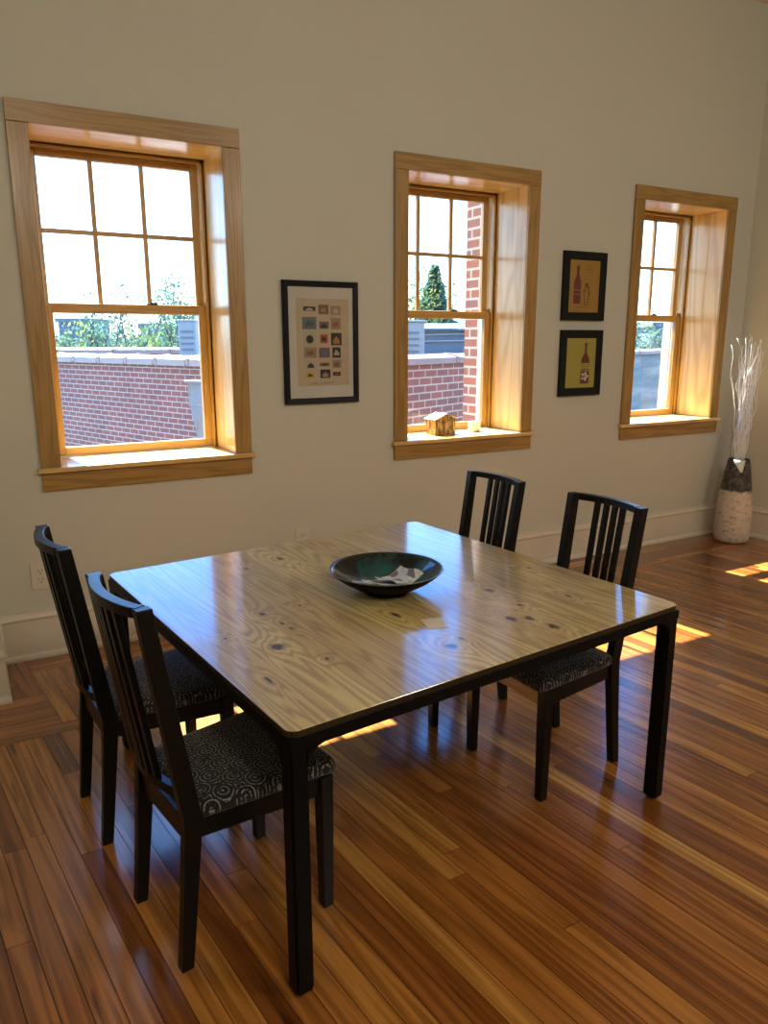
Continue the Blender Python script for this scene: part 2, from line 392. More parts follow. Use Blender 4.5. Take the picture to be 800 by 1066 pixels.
# floor: strip boards towards the window wall, a border of boards following the walls
mb = MB()
mb.box(XL, XR+.92, YB, D, -.05, -.0022, mi=1)
G = .0012; SK = .118        # the boards run slightly off square to the window wall
def board(x0, x1, y0, y1, along):
    h = random.gauss(.48, .17); h = min(1, max(0, h))
    o = random.random()*50; o2 = random.random()*50
    a, b, c, d = x0+G, x1-G, y0+G, y1-G
    if along == 'y': f = lambda p: (p[1]+o, p[0]-SK*(D-p[1])+o2)
    else: f = lambda p: (p[0]+o, p[1]+o2)
    top = [(px+SK*(D-py), py, 0) for px, py in ((a, c), (b, c), (b, d), (a, d))]
    mb.face(top, [f(p) for p in top], 0, h)
    for p, q in zip(top, top[1:]+top[:1]):
        s = [(p[0], p[1], -.003), (q[0], q[1], -.003), q, p]; mb.face(s, [f(v) for v in s], 0, h*.6)
def strip(x0, x1, y0, y1, along, lmin=.9, lmax=3.6):
    lo, hi = (y0, y1) if along == 'y' else (x0, x1)
    p = lo - random.random()*lmax*.6
    while p < hi:
        q = p + random.uniform(lmin, lmax)
        a, b = max(lo, p), min(hi, q)
        if hi-b < .15: b = hi; q = hi
        if b-a > .01:
            if along == 'y': board(x0, x1, a, b, 'y')
            else: board(a, b, y0, y1, 'x')
        p = q
BW = .0690
EX = PX+.43     # border's inner corner beside the pier
YI = D-.415; YP = PY-.43
x = XL-.95
while x < XR-.42-.001:
    w = min(BW, XR-.42-x)
    strip(x, x+w, YB, YP if x+w*.5 < EX-.06 else YI, 'y'); x += w
def bands(a, b, n): return [(a+(b-a)*k/n, a+(b-a)*(k+1)/n) for k in range(n)]
for k, (a, b) in enumerate(bands(YP, PY, 5)): strip(XL-.1, PX+.37 if k == 0 else PX+.11, a, b, 'x', .8, 1.6)
for k, (a, b) in enumerate(bands(PX+.11, EX-.06, 4)): strip(a, b, YP+.086, D-.19, 'y', .5, 1.2)
for k, (a, b) in enumerate(bands(PX-.06, PX+.11, 2)): strip(a, b, PY, D, 'y', .4, .9)
for k, (a, b) in enumerate(bands(D-.19, D, 2)): strip(PX+.11, XR, a, b, 'x', .9, 2.4)
for k, (a, b) in enumerate(bands(YI, D-.19, 3)): strip(EX-.06, XR, a, b, 'x', .9, 2.4)
for k, (a, b) in enumerate(bands(XR-.42, XR, 5)): strip(a, b, YB, YI, 'y', .9, 2.4)
tag(mb.build('floor', [M['floor'], M['gap']]), kind='structure')

# baseboards: flat board, moulded cap and shoe
BH = .2626
PROF = [(0, 0), (.030, 0), (.030, .012), (.026, .024), (.019, .032), (.018, .036), (.018, .213), (.021, .217), (.030, .222), (.031, .231), (.024, .236), (.021, .245), (.020, .2626), (0, .2626)]
def baseboard(name, path):
    """path of (x,y) on the wall plane; the room is on its right-hand side"""
    mb = MB(); n = len(path); rings = []
    for i, p in enumerate(path):
        p = Vector((p[0], p[1], 0))
        dirs = []
        if i: dirs.append((p-Vector((*path[i-1], 0))).normalized())
        if i < n-1: dirs.append((Vector((*path[i+1], 0))-p).normalized())
        nrm = [Vector((d.y, -d.x, 0)) for d in dirs]
        o = nrm[0] if len(nrm) == 1 else (nrm[0]+nrm[1])/(1+nrm[0].dot(nrm[1]))
        rings.append([p + o*d + Vector((0, 0, z+.0005)) for d, z in PROF])
    mb.loft(rings, True, True)
    tag(mb.build(name, M['trim']), kind='structure')
baseboard('baseboard_left', [(XL, PY), (PX, PY), (PX, D-.031)])
baseboard('baseboard_back', [(PX+.002, D), (XR, D)])
baseboard('baseboard_right', [(rx(D-.031), D-.031), (rx(YB), YB)])

# ------------------------------------------------------------------ windows
def make_window(i, x):
    w = empty('window_%d' % (i+1), (x, D, 0), kind='structure')
    L, Rr = CT, WW-CT; zh = ZT-CT
    def part(name, mat, bev, *boxes, parent=None):
        mb = MB()
        for b in boxes: mb.box(*b)
        return mb.build(name, mat, parent or w, bev)
    part('casing', M['pine'], .003, (0, WW, -.021, -.0005, zh, ZT))
    part('casing', M['pine'], .003, (0, CT, -.019, -.0005, ZS+.0005, zh-.0005))
    part('casing', M['pine'], .003, (WW-CT, WW, -.019, -.0005, ZS+.0005, zh-.0005))
    mb = MB(); mb.box(-.0166, WW+.0166, -.042, -.0005, ZS-.026, ZS); mb.box(L-.02, Rr+.02, -.0006, T1, ZS-.026, ZS-.0003)
    mb.build('sill_board', M['jamb'], w, .004)
    part('apron', M['pine'], .003, (0, WW, -.019, -.0005, ZA, ZS-.0265))
    jd = .325
    part('jamb', M['jamb'], .001, (L-.02, L, -.0004, jd, ZS+.0005, zh))
    part('jamb', M['jamb'], .001, (Rr, Rr+.02, -.0004, jd, ZS+.0005, zh))
    part('jamb', M['jamb'], .001, (L-.02, Rr+.02, -.0004, jd, zh, zh+.02))
    # unit frame with stops and pale tracks
    part('window_frame', M['sash'], .002, (L-.02, L+.012, jd, T1, ZS, zh), (Rr-.012, Rr+.02, jd, T1, ZS, zh), (L-.02, Rr+.02, jd, T1, zh-.012, zh+.02))
    part('stop', M['sash'], .002, (L, L+.024, jd, jd+.018, ZS, zh), (Rr-.024, Rr, jd, jd+.018, ZS, zh), (L, Rr, jd, jd+.018, zh-.024, zh))
    part('sash_track', M['vinyl'], 0, (L+.012, L+.020, jd+.068, jd+.108, ZS+.05, zh-.012), (Rr-.020, Rr-.012, jd+.068, jd+.108, ZS+.05, zh-.012),
         (L+.012, L+.017, jd+.018, jd+.068, 1.86, zh-.012), (Rr-.017, Rr-.012, jd+.018, jd+.068, 1.86, zh-.012))
    # upper sash (outer track), six lights
    y0, y1 = jd+.070, jd+.104; a, b = L+.020, Rr-.020; ga, gb = .156, WW-.160; gz0, gz1 = 1.842, 2.579
    up = part('upper_sash', M['sash'], .003, (a, ga, y0, y1, 1.79, zh-.013), (gb, b, y0, y1, 1.79, zh-.013), (ga, gb, y0, y1, gz1, zh-.013), (ga, gb, y0, y1, 1.79, gz0))
    for k in (1, 2):
        xm = ga+(gb-ga)*k/3; part('muntin', M['sash'], .003, (xm-.012, xm+.012, y0+.004, y1-.004, gz0, gz1), parent=up)
    part('muntin', M['sash'], .003, (ga, gb, y0+.006, y1-.006, 2.201, 2.225), parent=up)
    part('pane', M['glass'], 0, (ga, gb, y0+.014, y0+.018, gz0, gz1), parent=up)
    # lower sash (inner track)
    y0, y1 = jd+.022, jd+.060; ga, gb = .165, WW-.163; gz0, gz1 = 1.060, 1.787
    lo = part('lower_sash', M['sash'], .003, (a, ga, y0, y1, ZS+.002, 1.838), (gb, b, y0, y1, ZS+.002, 1.838), (ga, gb, y0, y1, gz1, 1.838), (ga, gb, y0, y1, ZS+.002, gz0))
    part('pane', M['glass'], 0, (ga, gb, y0+.016, y0+.020, gz0, gz1), parent=lo)
    mb = MB(); xm = WW*.62; mb.box(xm-.03, xm+.03, y0+.006, y0+.026, 1.838, 1.846); mb.box(xm-.012, xm+.028, y0+.010, y0+.018, 1.846, 1.852)
    mb.build('sash_lock', M['slot'], lo, .002)
    # pale outer frame against the masonry
    part('outer_frame', M['vinyl'], .002, (L-.03, L+.022, T1+.0005, T1+.045, ZS-.03, zh+.02), (Rr-.022, Rr+.03, T1+.0005, T1+.045, ZS-.03, zh+.02))
    if i == 2: part('outer_panel', M['vinyl'], 0, (WW-.066, WW-.0505, T1+.046, T1+.12, .98, 3.2))
for i, x in enumerate(WX): make_window(i, x)

# ------------------------------------------------------------------ dining table
TA = .1007727
tb = empty('dining_table', (.57994, 1.48933, 0), TA, label='large square dining table with knotty pine boards on a black steel frame', cat='table')
TW, TD, TH = 1.519, 1.5054, .75
def rounded_rect(x0, x1, y0, y1, r, n=6):
    P = []
    for cx, cy, a0 in ((x1-r, y1-r, 0), (x0+r, y1-r, PI/2), (x0+r, y0+r, PI), (x1-r, y0+r, 3*PI/2)):
        for k in range(n+1):
            a = a0+PI/2*k/n; P.append((cx+r*math.cos(a), cy+r*math.sin(a)))
    return P
mb = MB()
rr = lambda ins, z: [(px, py, z) for px, py in rounded_rect(ins, TW-ins, ins, TD-ins, .03)]
mb.loft([rr(0, TH-.0018), rr(.001, TH-.0005), rr(.004, TH)])
mb.build('tabletop', M['table'], tb)
mb = MB(); mb.loft([rr(.004, TH-.022), rr(.001, TH-.020), rr(0, TH-.0019)]); mb.build('edge_band', M['edge'], tb)['label'] = 'dark brown table edge'
mb = MB(); fw = .040; fz0, fz1 = TH-.053, TH-.0225
mb.box(0, TW, 0, .006, fz0, fz1); mb.box(0, TW, TD-.006, TD, fz0, fz1); mb.box(0, .006, 0, TD, fz0, fz1); mb.box(TW-.006, TW, 0, TD, fz0, fz1)
mb.box(.006, TW-.006, .006, fw, fz1-.006, fz1); mb.box(.006, TW-.006, TD-fw, TD-.006, fz1-.006, fz1); mb.box(.006, fw, fw, TD-fw, fz1-.006, fz1); mb.box(TW-fw, TW-.006, fw, TD-fw, fz1-.006, fz1)
mb.build('steel_frame', M['steel'], tb, .0015)
LW = .052
def leg(sx, sy):
    mb = MB(); X0 = 0 if sx < 0 else TW-LW; Y0 = 0 if sy < 0 else TD-LW; e = .0006
    mb.box(X0+e if sx<0 else X0, X0+LW-(e if sx>0 else 0), Y0+.0065, Y0+LW-.0065, .012, TH-.03)
    mb.box(X0+.0065, X0+LW-.0065, Y0, Y0+LW, .012, TH-.054)
    l = mb.build('leg', M['steel'], tb, .0012)
    f = MB(); f.box(X0+.012, X0+LW-.012, Y0+.012, Y0+LW-.012, 0, .012); f.build('foot_pad', M['slot'], l)
for sx in (-1, 1):
    for sy in (-1, 1): leg(sx, sy)
def gusset(sx, sy, axis):
    r = .055; arc = [(r-r*math.sin(PI/2*k/8), -(r-r*math.cos(PI/2*k/8))) for k in range(9)]   # curved inner corner between leg and rail
    pts = [(0, 0)] + arc
    mb = MB(); ring = []
    for th in (0, .006):
        rg = []
        for a, z in pts:
            d = LW-.004+a
            if axis == 'x': px = d if sx < 0 else TW-d; py = th if sy < 0 else TD-th
            else: py = d if sy < 0 else TD-d; px = th if sx < 0 else TW-th
            rg.append((px, py, fz0+z+.001))
        ring.append(rg)
    mb.loft(ring); mb.build('corner_bracket', M['steel'], tb)
for sx in (-1, 1):
    for sy in (-1, 1):
        for ax in 'xy': gusset(sx, sy, ax)

# ------------------------------------------------------------------ dining chairs
WR, WF, DP, RK, HT = .323, .404, .426, -.048, 1.032
def make_chair():
    c = empty('dining_chair')
    kx, kz = .042, .44                    # bend of the rear post at the seat
    bx = lambda z: kx+(RK-kx)*(z-kz)/(HT-kz)
    wy = lambda z: WR/2 + (.343-WR)/2*max(0, (z-kz)/(HT-kz))
    for s in (-1, 1):
        mb = MB(); rings = []
        for z, px, hd in ((0, 0, .017), (.2, .021, .020), (.40, .040, .024), (kz, kx, .025), (.50, bx(.5)-.001, .025), (.75, bx(.75), .022), (HT-.001, bx(HT), .020)):
            yc = s*wy(z)
            rings.append([(px-hd, yc-.0165, z), (px+hd, yc-.0165, z), (px+hd, yc+.0165, z), (px-hd, yc+.0165, z)])
        mb.loft(rings); mb.build('rear_post', M['black'], c, .003)
        mb = MB(); yf = s*WF/2
        rings = [[(DP-h+o, yf-h, z), (DP+h+o, yf-h, z), (DP+h+o, yf+h, z), (DP-h+o, yf+h, z)] for z, h, o in ((0, .0165, 0), (.30, .020, 0), (.432, .0205, 0))]
        mb.loft(rings); mb.build('leg', M['black'], c, .003)
    # seat rails
    mb = MB(); mb.bar((kx-.004, -WR/2+.014, .395), (kx-.004, WR/2-.014, .395), .07, .022, (1, 0, 0)); mb.build('seat_rail', M['black'], c, .002)
    mb = MB(); mb.bar((DP+.006, -WF/2+.018, .402), (DP+.006, WF/2-.018, .402), .058, .020, (1, 0, 0)); mb.build('seat_rail', [M['bare_wood']], c, .002)['label'] = 'yellow bare wood front rail'
    for s in (-1, 1):
        mb = MB(); mb.bar((kx+.022, s*(WR/2-.002), .402), (DP-.018, s*(WF/2-.001), .402), .020, .058, (0, 0, 1)); mb.build('seat_rail', M['black'], c, .002)
    # upholstered seat, wider to the front, softly crowned
    mb = MB(); n = 14; top = []; 
    def hw(a): return .182 + (.222-.182)*a
    x0, x1 = .052, .468
    def outline(ins, z, bow):
        P = []; r = .028
        for (cx, cy, a0) in ((1, 1, 0), (0, 1, PI/2), (0, -1, PI), (1, -1, 3*PI/2)):
            X = x1-r-ins*.0 if cx else x0+r
            for k in range(5):
                a = a0+PI/2*k/4
                px = X + (r-ins)*math.cos(a); yb = hw((px-x0)/(x1-x0))-r
                if not cx: yb = min(yb, .150) if px < .062 else yb
                P.append((px, cy*yb+(r-ins)*math.sin(a), z))
        return P
    rings = [outline(.006, .4325, 0), outline(.001, .438, 0), outline(0, .452, 0), outline(.004, .465, 0), outline(.013, .473, 0)]
    last = rings[-1]; cx, cy = .26, 0
    for s_, z in ((.85, .478), (.6, .482), (.3, .484), (.02, .4845)):
        rings.append([(cx+(p[0]-cx)*s_, cy+(p[1]-cy)*s_, z) for p in last])
    mb.loft(rings); mb.build('seat', M['fabric'], c, smooth=True)
    # back: bowed top rail, bowed lower rail, four slats
    sag = .036
    def arc(u, z): return Vector((bx(z) - sag*(1-(2*u-1)**2), (u-.5)*2*wy(z), z))
    def rail(name, z, h, dep):
        mb = MB(); rings = []
        for k in range(13):
            u = k/12; p = arc(u, z); p2 = arc(min(1, u+.01), z); p0 = arc(max(0, u-.01), z)
            t = (p2-p0).normalized(); nn = Vector((t.y, -t.x, 0))
            if u == 0: p = p + Vector((0, .012, 0))
            if u == 1: p = p - Vector((0, .012, 0))
            rings.append([p-nn*dep/2+Vector((0, 0, -h/2)), p+nn*dep/2+Vector((0, 0, -h/2)), p+nn*dep/2+Vector((0, 0, h/2)), p-nn*dep/2+Vector((0, 0, h/2))])
        mb.loft(rings); mb.build(name, M['black'], c, .002)
    rail('top_rail', HT-.013, .026, .030); rail('lower_back_rail', .512, .026, .024)
    for u in (.312, .438, .562, .688):
        mb = MB(); a = arc(u, .52); b = arc(u, HT-.024)
        mb.bar(a, b, .022, .017, (1, 0, 0)); mb.build('back_slat', M['black'], c, .002)
    return c
ch = make_chair()
spots = [((.335, 1.895), .161, 'black slat-back chair with ring-patterned seat, nearest the camera at the left table side'),
         ((.255, 2.542), .077, 'black slat-back chair at the left table side, behind the nearest chair, close to wall outlet'),
         ((2.112, 2.076), 3.185, 'black slat-back chair at the right table side, patterned seat visible behind the right table leg'),
         ((2.064, 2.717), 3.175, 'black slat-back chair below the middle window, its seat hidden by the table')]
for k, (p, a, lab) in enumerate(spots):
    o = ch if k == 0 else copy_tree(ch)
    o.location = (p[0], p[1], 0); o.rotation_euler = (0, 0, a); tag(o, lab, 'chair', 'black chairs around the dining table')

# ------------------------------------------------------------------ bowl with folded papers, card
TL = Matrix.Translation((.57994, 1.48933, 0)) @ Matrix.Rotation(TA, 4, 'Z')
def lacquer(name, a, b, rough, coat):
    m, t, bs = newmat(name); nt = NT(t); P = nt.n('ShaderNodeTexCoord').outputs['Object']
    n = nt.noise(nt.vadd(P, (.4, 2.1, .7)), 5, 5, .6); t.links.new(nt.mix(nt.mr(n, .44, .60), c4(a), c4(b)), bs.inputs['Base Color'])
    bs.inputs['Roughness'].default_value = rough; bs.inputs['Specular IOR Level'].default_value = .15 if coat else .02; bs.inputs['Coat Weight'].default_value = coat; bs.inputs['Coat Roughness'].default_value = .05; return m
M['bowl_in'] = lacquer('teal glaze with painted light patches', (.001, .0045, .005), (.005, .085, .09), .25, .6)  # teal patches on near-black put the window-lit glaze into the colour
M['bowl_out'] = lacquer('black bowl glaze', (.002, .002, .002), (.004, .004, .004), .4, 0)
bw = empty('decorative_bowl', (1.279, 2.268, TH), label='shallow round bowl, black outside and glossy teal inside, on the table', cat='bowl')
R0 = .205
prof = [(.0, .006), (.07, .006), (.072, 0), (.082, 0), (.084, .008), (.12, .024), (.165, .050), (.195, .074), (R0, .086)]
mb = MB(); mb.lathe([(max(r, .001), z) for r, z in prof], 64); mb.build('outer_shell', M['bowl_out'], bw, smooth=True)
prof = [(R0, .086), (R0-.003, .0875), (.193, .079), (.160, .053), (.115, .029), (.07, .0175), (.001, .015)]
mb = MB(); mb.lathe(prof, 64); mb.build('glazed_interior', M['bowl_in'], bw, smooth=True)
mb = MB(); mb.tube([(R0*math.cos(2*PI*k/64), R0*math.sin(2*PI*k/64), .0868) for k in range(65)], .0022, 6, False); mb.build('rim', plain('pale bowl rim', (.10, .11, .10), .3), bw, smooth=True)  # ring set paler than the rest of the bowl
def newsprint():
    m, t, b = newmat('printed newspaper'); nt = NT(t); uv = nt.n('ShaderNodeTexCoord').outputs['UV']
    u, v, _ = nt.sep(uv)
    lines = nt.math('GREATER_THAN', nt.math('SINE', nt.math('MULTIPLY', v, 2*PI/.006)), .1)
    words = nt.math('GREATER_THAN', nt.noise(nt.vmul(uv, (260, 120, 1)), 1, 1), .47)
    blk = nt.math('GREATER_THAN', nt.noise(nt.vmul(uv, (16, 22, 1)), 1, 0), .55)
    ink = nt.math('MAXIMUM', nt.math('MULTIPLY', lines, words), nt.math('MULTIPLY', blk, .85))
    t.links.new(nt.mix(ink, (.70, .70, .68, 1), (.06, .06, .065, 1)), b.inputs['Base Color']); b.inputs['Roughness'].default_value = .7
    return m
M['news'] = newsprint()
nw = empty('folded_leaflet', (1.279, 2.255, TH+.0205), -1.42, label='folded black and white printed leaflet lying in the teal bowl', cat='leaflet')
def sheet(w, l, z0, lift, thick, mat, dx=0, dy=0, rot=0):
    """a page bent up the side of the bowl"""
    mb = MB(); n = 14; cr, sr = math.cos(rot), math.sin(rot)
    def pt(a, b_, dz):
        zz = z0 + dz + lift*max(0, abs(b_))**2.2*(1 if b_ > 0 else .55) + .006*math.sin(a*3)
        X, Y = a*w/2+dx, b_*l/2+dy
        return (X*cr-Y*sr, X*sr+Y*cr, zz)
    for i in range(6):
        for j in range(n):
            a0, a1 = -1+i/3, -1+(i+1)/3; b0, b1 = -1+2*j/n, -1+2*(j+1)/n
            for dz in (0, thick):
                q = [(a0, b0), (a1, b0), (a1, b1), (a0, b1)]
                mb.face([pt(a, b_, dz) for a, b_ in q], [(a*w/2, b_*l/2) for a, b_ in q])
    for j in range(n):
        b0, b1 = -1+2*j/n, -1+2*(j+1)/n
        for a in (-1, 1): mb.face([pt(a, b0, 0), pt(a, b1, 0), pt(a, b1, thick), pt(a, b0, thick)])
    for i in range(6):
        a0, a1 = -1+i/3, -1+(i+1)/3
        for b_ in (-1, 1): mb.face([pt(a0, b_, 0), pt(a1, b_, 0), pt(a1, b_, thick), pt(a0, b_, thick)])
    return mb
sheet(.125, .23, .006, .034, .003, M['news']).build('outer_page', M['news'], nw, smooth=False)
sheet(.115, .19, .013, .030, .003, M['news'], .010, .012, .08).build('inner_page', M['news'], nw)
sheet(.10, .13, .021, .022, .003, M['news'], .016, .034, .15).build('top_fold', M['news'], nw)
cd = MB(); cd.box(-.033, .033, -.043, .043, 0, .0015)
o = cd.build('paper_card', plain('cream card', (.62, .56, .45), .6), None, .0004)
o.location = TL @ Vector((.711, .347, TH+.0004)); o.rotation_euler = (0, 0, TA-.36); tag(o, 'small plain cream card lying on the table in front of the bowl', 'card')

# ------------------------------------------------------------------ pictures
def picture(name, x0, x1, z0, z1, fw, label, group=None):
    p = empty(name, (x0, D, z0), label=label, cat='picture', group=group); w, h = x1-x0, z1-z0
    mb = MB()
    # mitred frame profile
    prof = [(0, -.003), (0, -.026), (.004, -.030), (fw-.004, -.026), (fw, -.022), (fw, -.003)]
    rings = []
    for cx, cz, sx, sz in ((0, 0, 1, 1), (w, 0, -1, 1), (w, h, -1, -1), (0, h, 1, -1), (0, 0, 1, 1)):
        rings.append([(cx+sx*a, b, cz+sz*a) for a, b in prof])
    mb.loft(rings, True, False); mb.build('frame', M['frame_black'], p)
    return p, w, h
def flat(parent, name, pts, y, mat, th=.0006):
    mb = MB(); mb.poly_prism(pts, y, y+th); return mb.build(name, mat, parent)
def rect(x0, x1, z0, z1): return [(x0, z0), (x1, z0), (x1, z1), (x0, z1)]
P1, w1, h1 = picture('framed_print', 1.655, 2.135, 1.274, 1.975, .033, 'black framed print with eighteen tiny pictures in a grid, between the left and middle windows')
flat(P1, 'mat_board', rect(.031, w1-.031, .031, h1-.031), -.016, M['mat'], .004)
pw = .083
flat(P1, 'print_sheet', rect(pw, w1-.062, .103, h1-.097), -.0172, M['print'], .001)
ph = MB()
def X1(px): return (px-60)/565*w1
def Z1(py): return h1-(py-85)/915*h1
tc_ = {}
def cm(c):
    if c not in tc_: tc_[c] = plain('print ink', c, .7)
    return tc_[c]
dk = (.03, .025, .025); br = (.16, .10, .06); bl = (.10, .13, .17); gr = (.07, .09, .07); ye = (.40, .32, .05); rd = (.28, .07, .05); org = (.36, .15, .04); tn = (.26, .19, .13); wh = (.36, .33, .28); pur = (.13, .10, .12)
CELLS = [(255,288,90,32,dk,wh),(360,292,76,70,br,tn),(452,297,76,66,tn,wh),(252,394,104,90,bl,gr),(362,408,72,54,pur,dk),(453,396,76,86,tn,rd),
 (253,505,92,105,wh,dk),(360,510,56,64,rd,dk),(455,512,82,94,dk,org),(256,612,94,78,tn,br),(362,614,82,76,pur,bl),(455,614,64,80,dk,wh),
 (256,703,80,64,wh,dk),(362,703,76,26,br,dk),(455,700,70,62,tn,br),(250,782,62,44,ye,dk),(366,774,78,66,dk,tn),(455,777,60,30,dk,rd)]
for k, (cx, cy, cw, chh, ca, cb) in enumerate(CELLS):
    x0, x1, z0, z1 = X1(cx-cw/2), X1(cx+cw/2), Z1(cy+chh/2), Z1(cy-chh/2)
    s = flat(P1, 'small_picture', rect(x0, x1, z0, z1), -.0178, cm(ca), .0005)
    a, b = x0+(x1-x0)*.2, x1-(x1-x0)*.2; zc = z0+(z1-z0)*(.25 if k % 2 else .12); zt = z0+(z1-z0)*.72
    motif = [[(a, zc), (b, zc), (b, zt*.5+zc*.5), ((a+b)/2, zt), (a, zt*.5+zc*.5)], [(a, zc), (b, zc), (b-(b-a)*.2, zt), (a+(b-a)*.1, zt*.7+zc*.3)],
             [((a+b)/2+(b-a)*.5*math.cos(t*PI/6), (zc+zt)/2+(zt-zc)*.5*math.sin(t*PI/6)) for t in range(12)],
             [(a, zc), (b, zc), (b, zt*.6+zc*.4), (b-(b-a)*.3, zt*.6+zc*.4), (b-(b-a)*.3, zt), (a+(b-a)*.2, zt), (a+(b-a)*.2, zt*.5+zc*.5), (a, zt*.5+zc*.5)]][k % 4]
    flat(s, 'motif', motif, -.0183, cm(cb), .0004)
def scribble(parent, name, x0, x1, z, h, mat, y, rad=.0012, seed=3):
    r = random.Random(seed); mb = MB(); x = x0
    while x < x1:
        ww = r.uniform(.018, .05); ww = min(ww, x1-x+.006); n = max(4, int(ww/.003)); pts = []
        for k in range(n+1):
            pts.append((x+ww*k/n, y, z+h*.5*math.sin(k*1.9+r.random())*(1.6 if r.random() < .18 else .7)))
        mb.tube(pts, rad, 4); x += ww+r.uniform(.008, .016)
    return mb.build(name, mat, parent)
M['ink'] = plain('dark ink', (.02, .017, .015), .7)
scribble(P1, 'signature', X1(262), X1(330), Z1(845), .010, M['ink'], -.0180, .0009, 5)
scribble(P1, 'signature', X1(348), X1(388), Z1(845), .010, M['ink'], -.0180, .0009, 6)
scribble(P1, 'signature', X1(405), X1(450), Z1(843), .011, M['ink'], -.0180, .0010, 8)

def bottle(cx, z0, h, w, neck):      # outline of a wine bottle
    R_s = [(w/2, z0), (w/2, z0+h*.50), (w*.47, z0+h*.58), (w*.36, z0+h*.66), (neck/2*1.15, z0+h*.74), (neck/2, z0+h*.80), (neck/2, z0+h*.93), (neck/2*1.25, z0+h*.935), (neck/2*1.25, z0+h)]
    return [(cx+a, z) for a, z in R_s] + [(cx-a, z) for a, z in reversed(R_s)]
M['ochre'] = plain('ochre poster paper', (.33, .185, .038), .7); M['olive'] = plain('yellow green poster paper', (.33, .30, .055), .7)
M['wine'] = plain('wine red ink', (.13, .028, .030), .7)
P2, w2, h2 = picture('framed_poster', 3.744, 4.143, 1.776, 2.243, .056, 'upper small black frame with ochre poster of a bottle and a hand beside it', 'pair of bottle posters')
flat(P2, 'poster_sheet', rect(.054, w2-.054, .054, h2-.054), -.016, M['ochre'], .003)
flat(P2, 'bottle_drawing', bottle(.135, .115, .255, .066, .024), -.0168, M['wine'], .0006)
flat(P2, 'bottle_band', rect(.104, .166, .205, .211), -.0174, M['ochre'], .0005); flat(P2, 'bottle_band', rect(.104, .166, .178, .182), -.0174, M['ochre'], .0005)
mb = MB(); yy = -.0166
def line(pts, r=.0018): mb.tube([(a, yy, b) for a, b in pts], r, 5)
# outlined hand reaching up from a cuff
line([(.205, .108), (.205, .165), (.200, .185), (.192, .205), (.196, .211), (.207, .195), (.209, .225), (.212, .255), (.218, .255), (.219, .225), (.222, .24), (.227, .258), (.232, .254), (.231, .222), (.240, .235), (.245, .230), (.238, .205), (.240, .185), (.248, .195), (.252, .188), (.242, .165), (.240, .108), (.205, .108)])
line([(.203, .128), (.242, .128)], .0014); mb.build('hand_drawing', M['ink'], P2)
for k, (a, b, z) in enumerate(((.205, .275, .368), (.20, .275, .350), (.225, .275, .332))): scribble(P2, 'lettering', a, b, z, .006, M['wine'], -.0166, .0010, 20+k)
scribble(P2, 'lettering', .12, .16, .378, .005, M['wine'], -.0166, .0009, 30); scribble(P2, 'lettering', .135, .25, .092, .006, M['ink'], -.0166, .0009, 31)
P3, w3, h3 = picture('framed_poster', 3.750, 4.146, 1.245, 1.710, .056, 'lower small black frame with yellow-green poster of one red bottle, left of the right window', 'pair of bottle posters')
flat(P3, 'poster_sheet', rect(.054, w3-.054, .054, h3-.054), -.016, M['olive'], .003)
flat(P3, 'bottle_drawing', bottle(.243, .085, .290, .082, .020), -.0168, M['wine'], .0006)
flat(P3, 'label_drawing', rect(.198, .288, .175, .232), -.0174, M['olive'], .0006)
for k, z in enumerate((.222, .208)): scribble(P3, 'lettering', .205, .282, z, .006, M['wine'], -.0182, .0010, 40+k)
scribble(P3, 'lettering', .210, .276, .187, .012, M['ink'], -.0182, .0016, 44)
flat(P3, 'flower_drawing', [(.243+(.030+.010*math.cos(5*t*PI/15))*math.cos(t*PI/15), .137+(.028+.008*math.cos(5*t*PI/15))*math.sin(t*PI/15)) for t in range(30)], -.0174, M['mat'], .0005)
scribble(P3, 'lettering', .222, .264, .137, .018, M['wine'], -.0180, .0016, 50)

# ------------------------------------------------------------------ wall outlets
def outlet(x0, x1, z0, z1, label):
    o = empty('wall_outlet', ((x0+x1)/2, D, (z0+z1)/2), label=label, cat='outlet', group='duplex outlets in the window wall'); w, h = x1-x0, z1-z0
    mb = MB(); mb.box(-w/2, w/2, -.007, -.0005, -h/2, h/2); mb.build('cover_plate', M['plate'], o, .002)
    for s in (-1, 1):
        mb = MB(); mb.box(-.019, .019, -.010, -.0071, s*.024-.018, s*.024+.018); r = mb.build('receptacle', M['plate'], o, .003)
        mb = MB(); mb.box(-.010, -.0075, -.0108, -.0095, s*.024-.002, s*.024+.011); mb.box(.0075, .010, -.0108, -.0095, s*.024-.002, s*.024+.011); mb.box(-.003, .003, -.0108, -.0095, s*.024-.013, s*.024-.007)
        mb.build('slot', M['slot'], r)
    mb = MB(); mb.lathe([(.004, 0), (.0035, .0015), (.001, .0018)], 12); s_ = mb.build('screw', M['plate'], o); s_.rotation_euler = (PI/2, 0, 0); s_.location = (0, -.007, 0)
outlet(.219, .311, .374, .520, 'pale duplex outlet on the wall low below the left window')
outlet(1.700, 1.790, .378, .524, 'pale duplex outlet mostly hidden behind the far table edge, under the framed grid print')

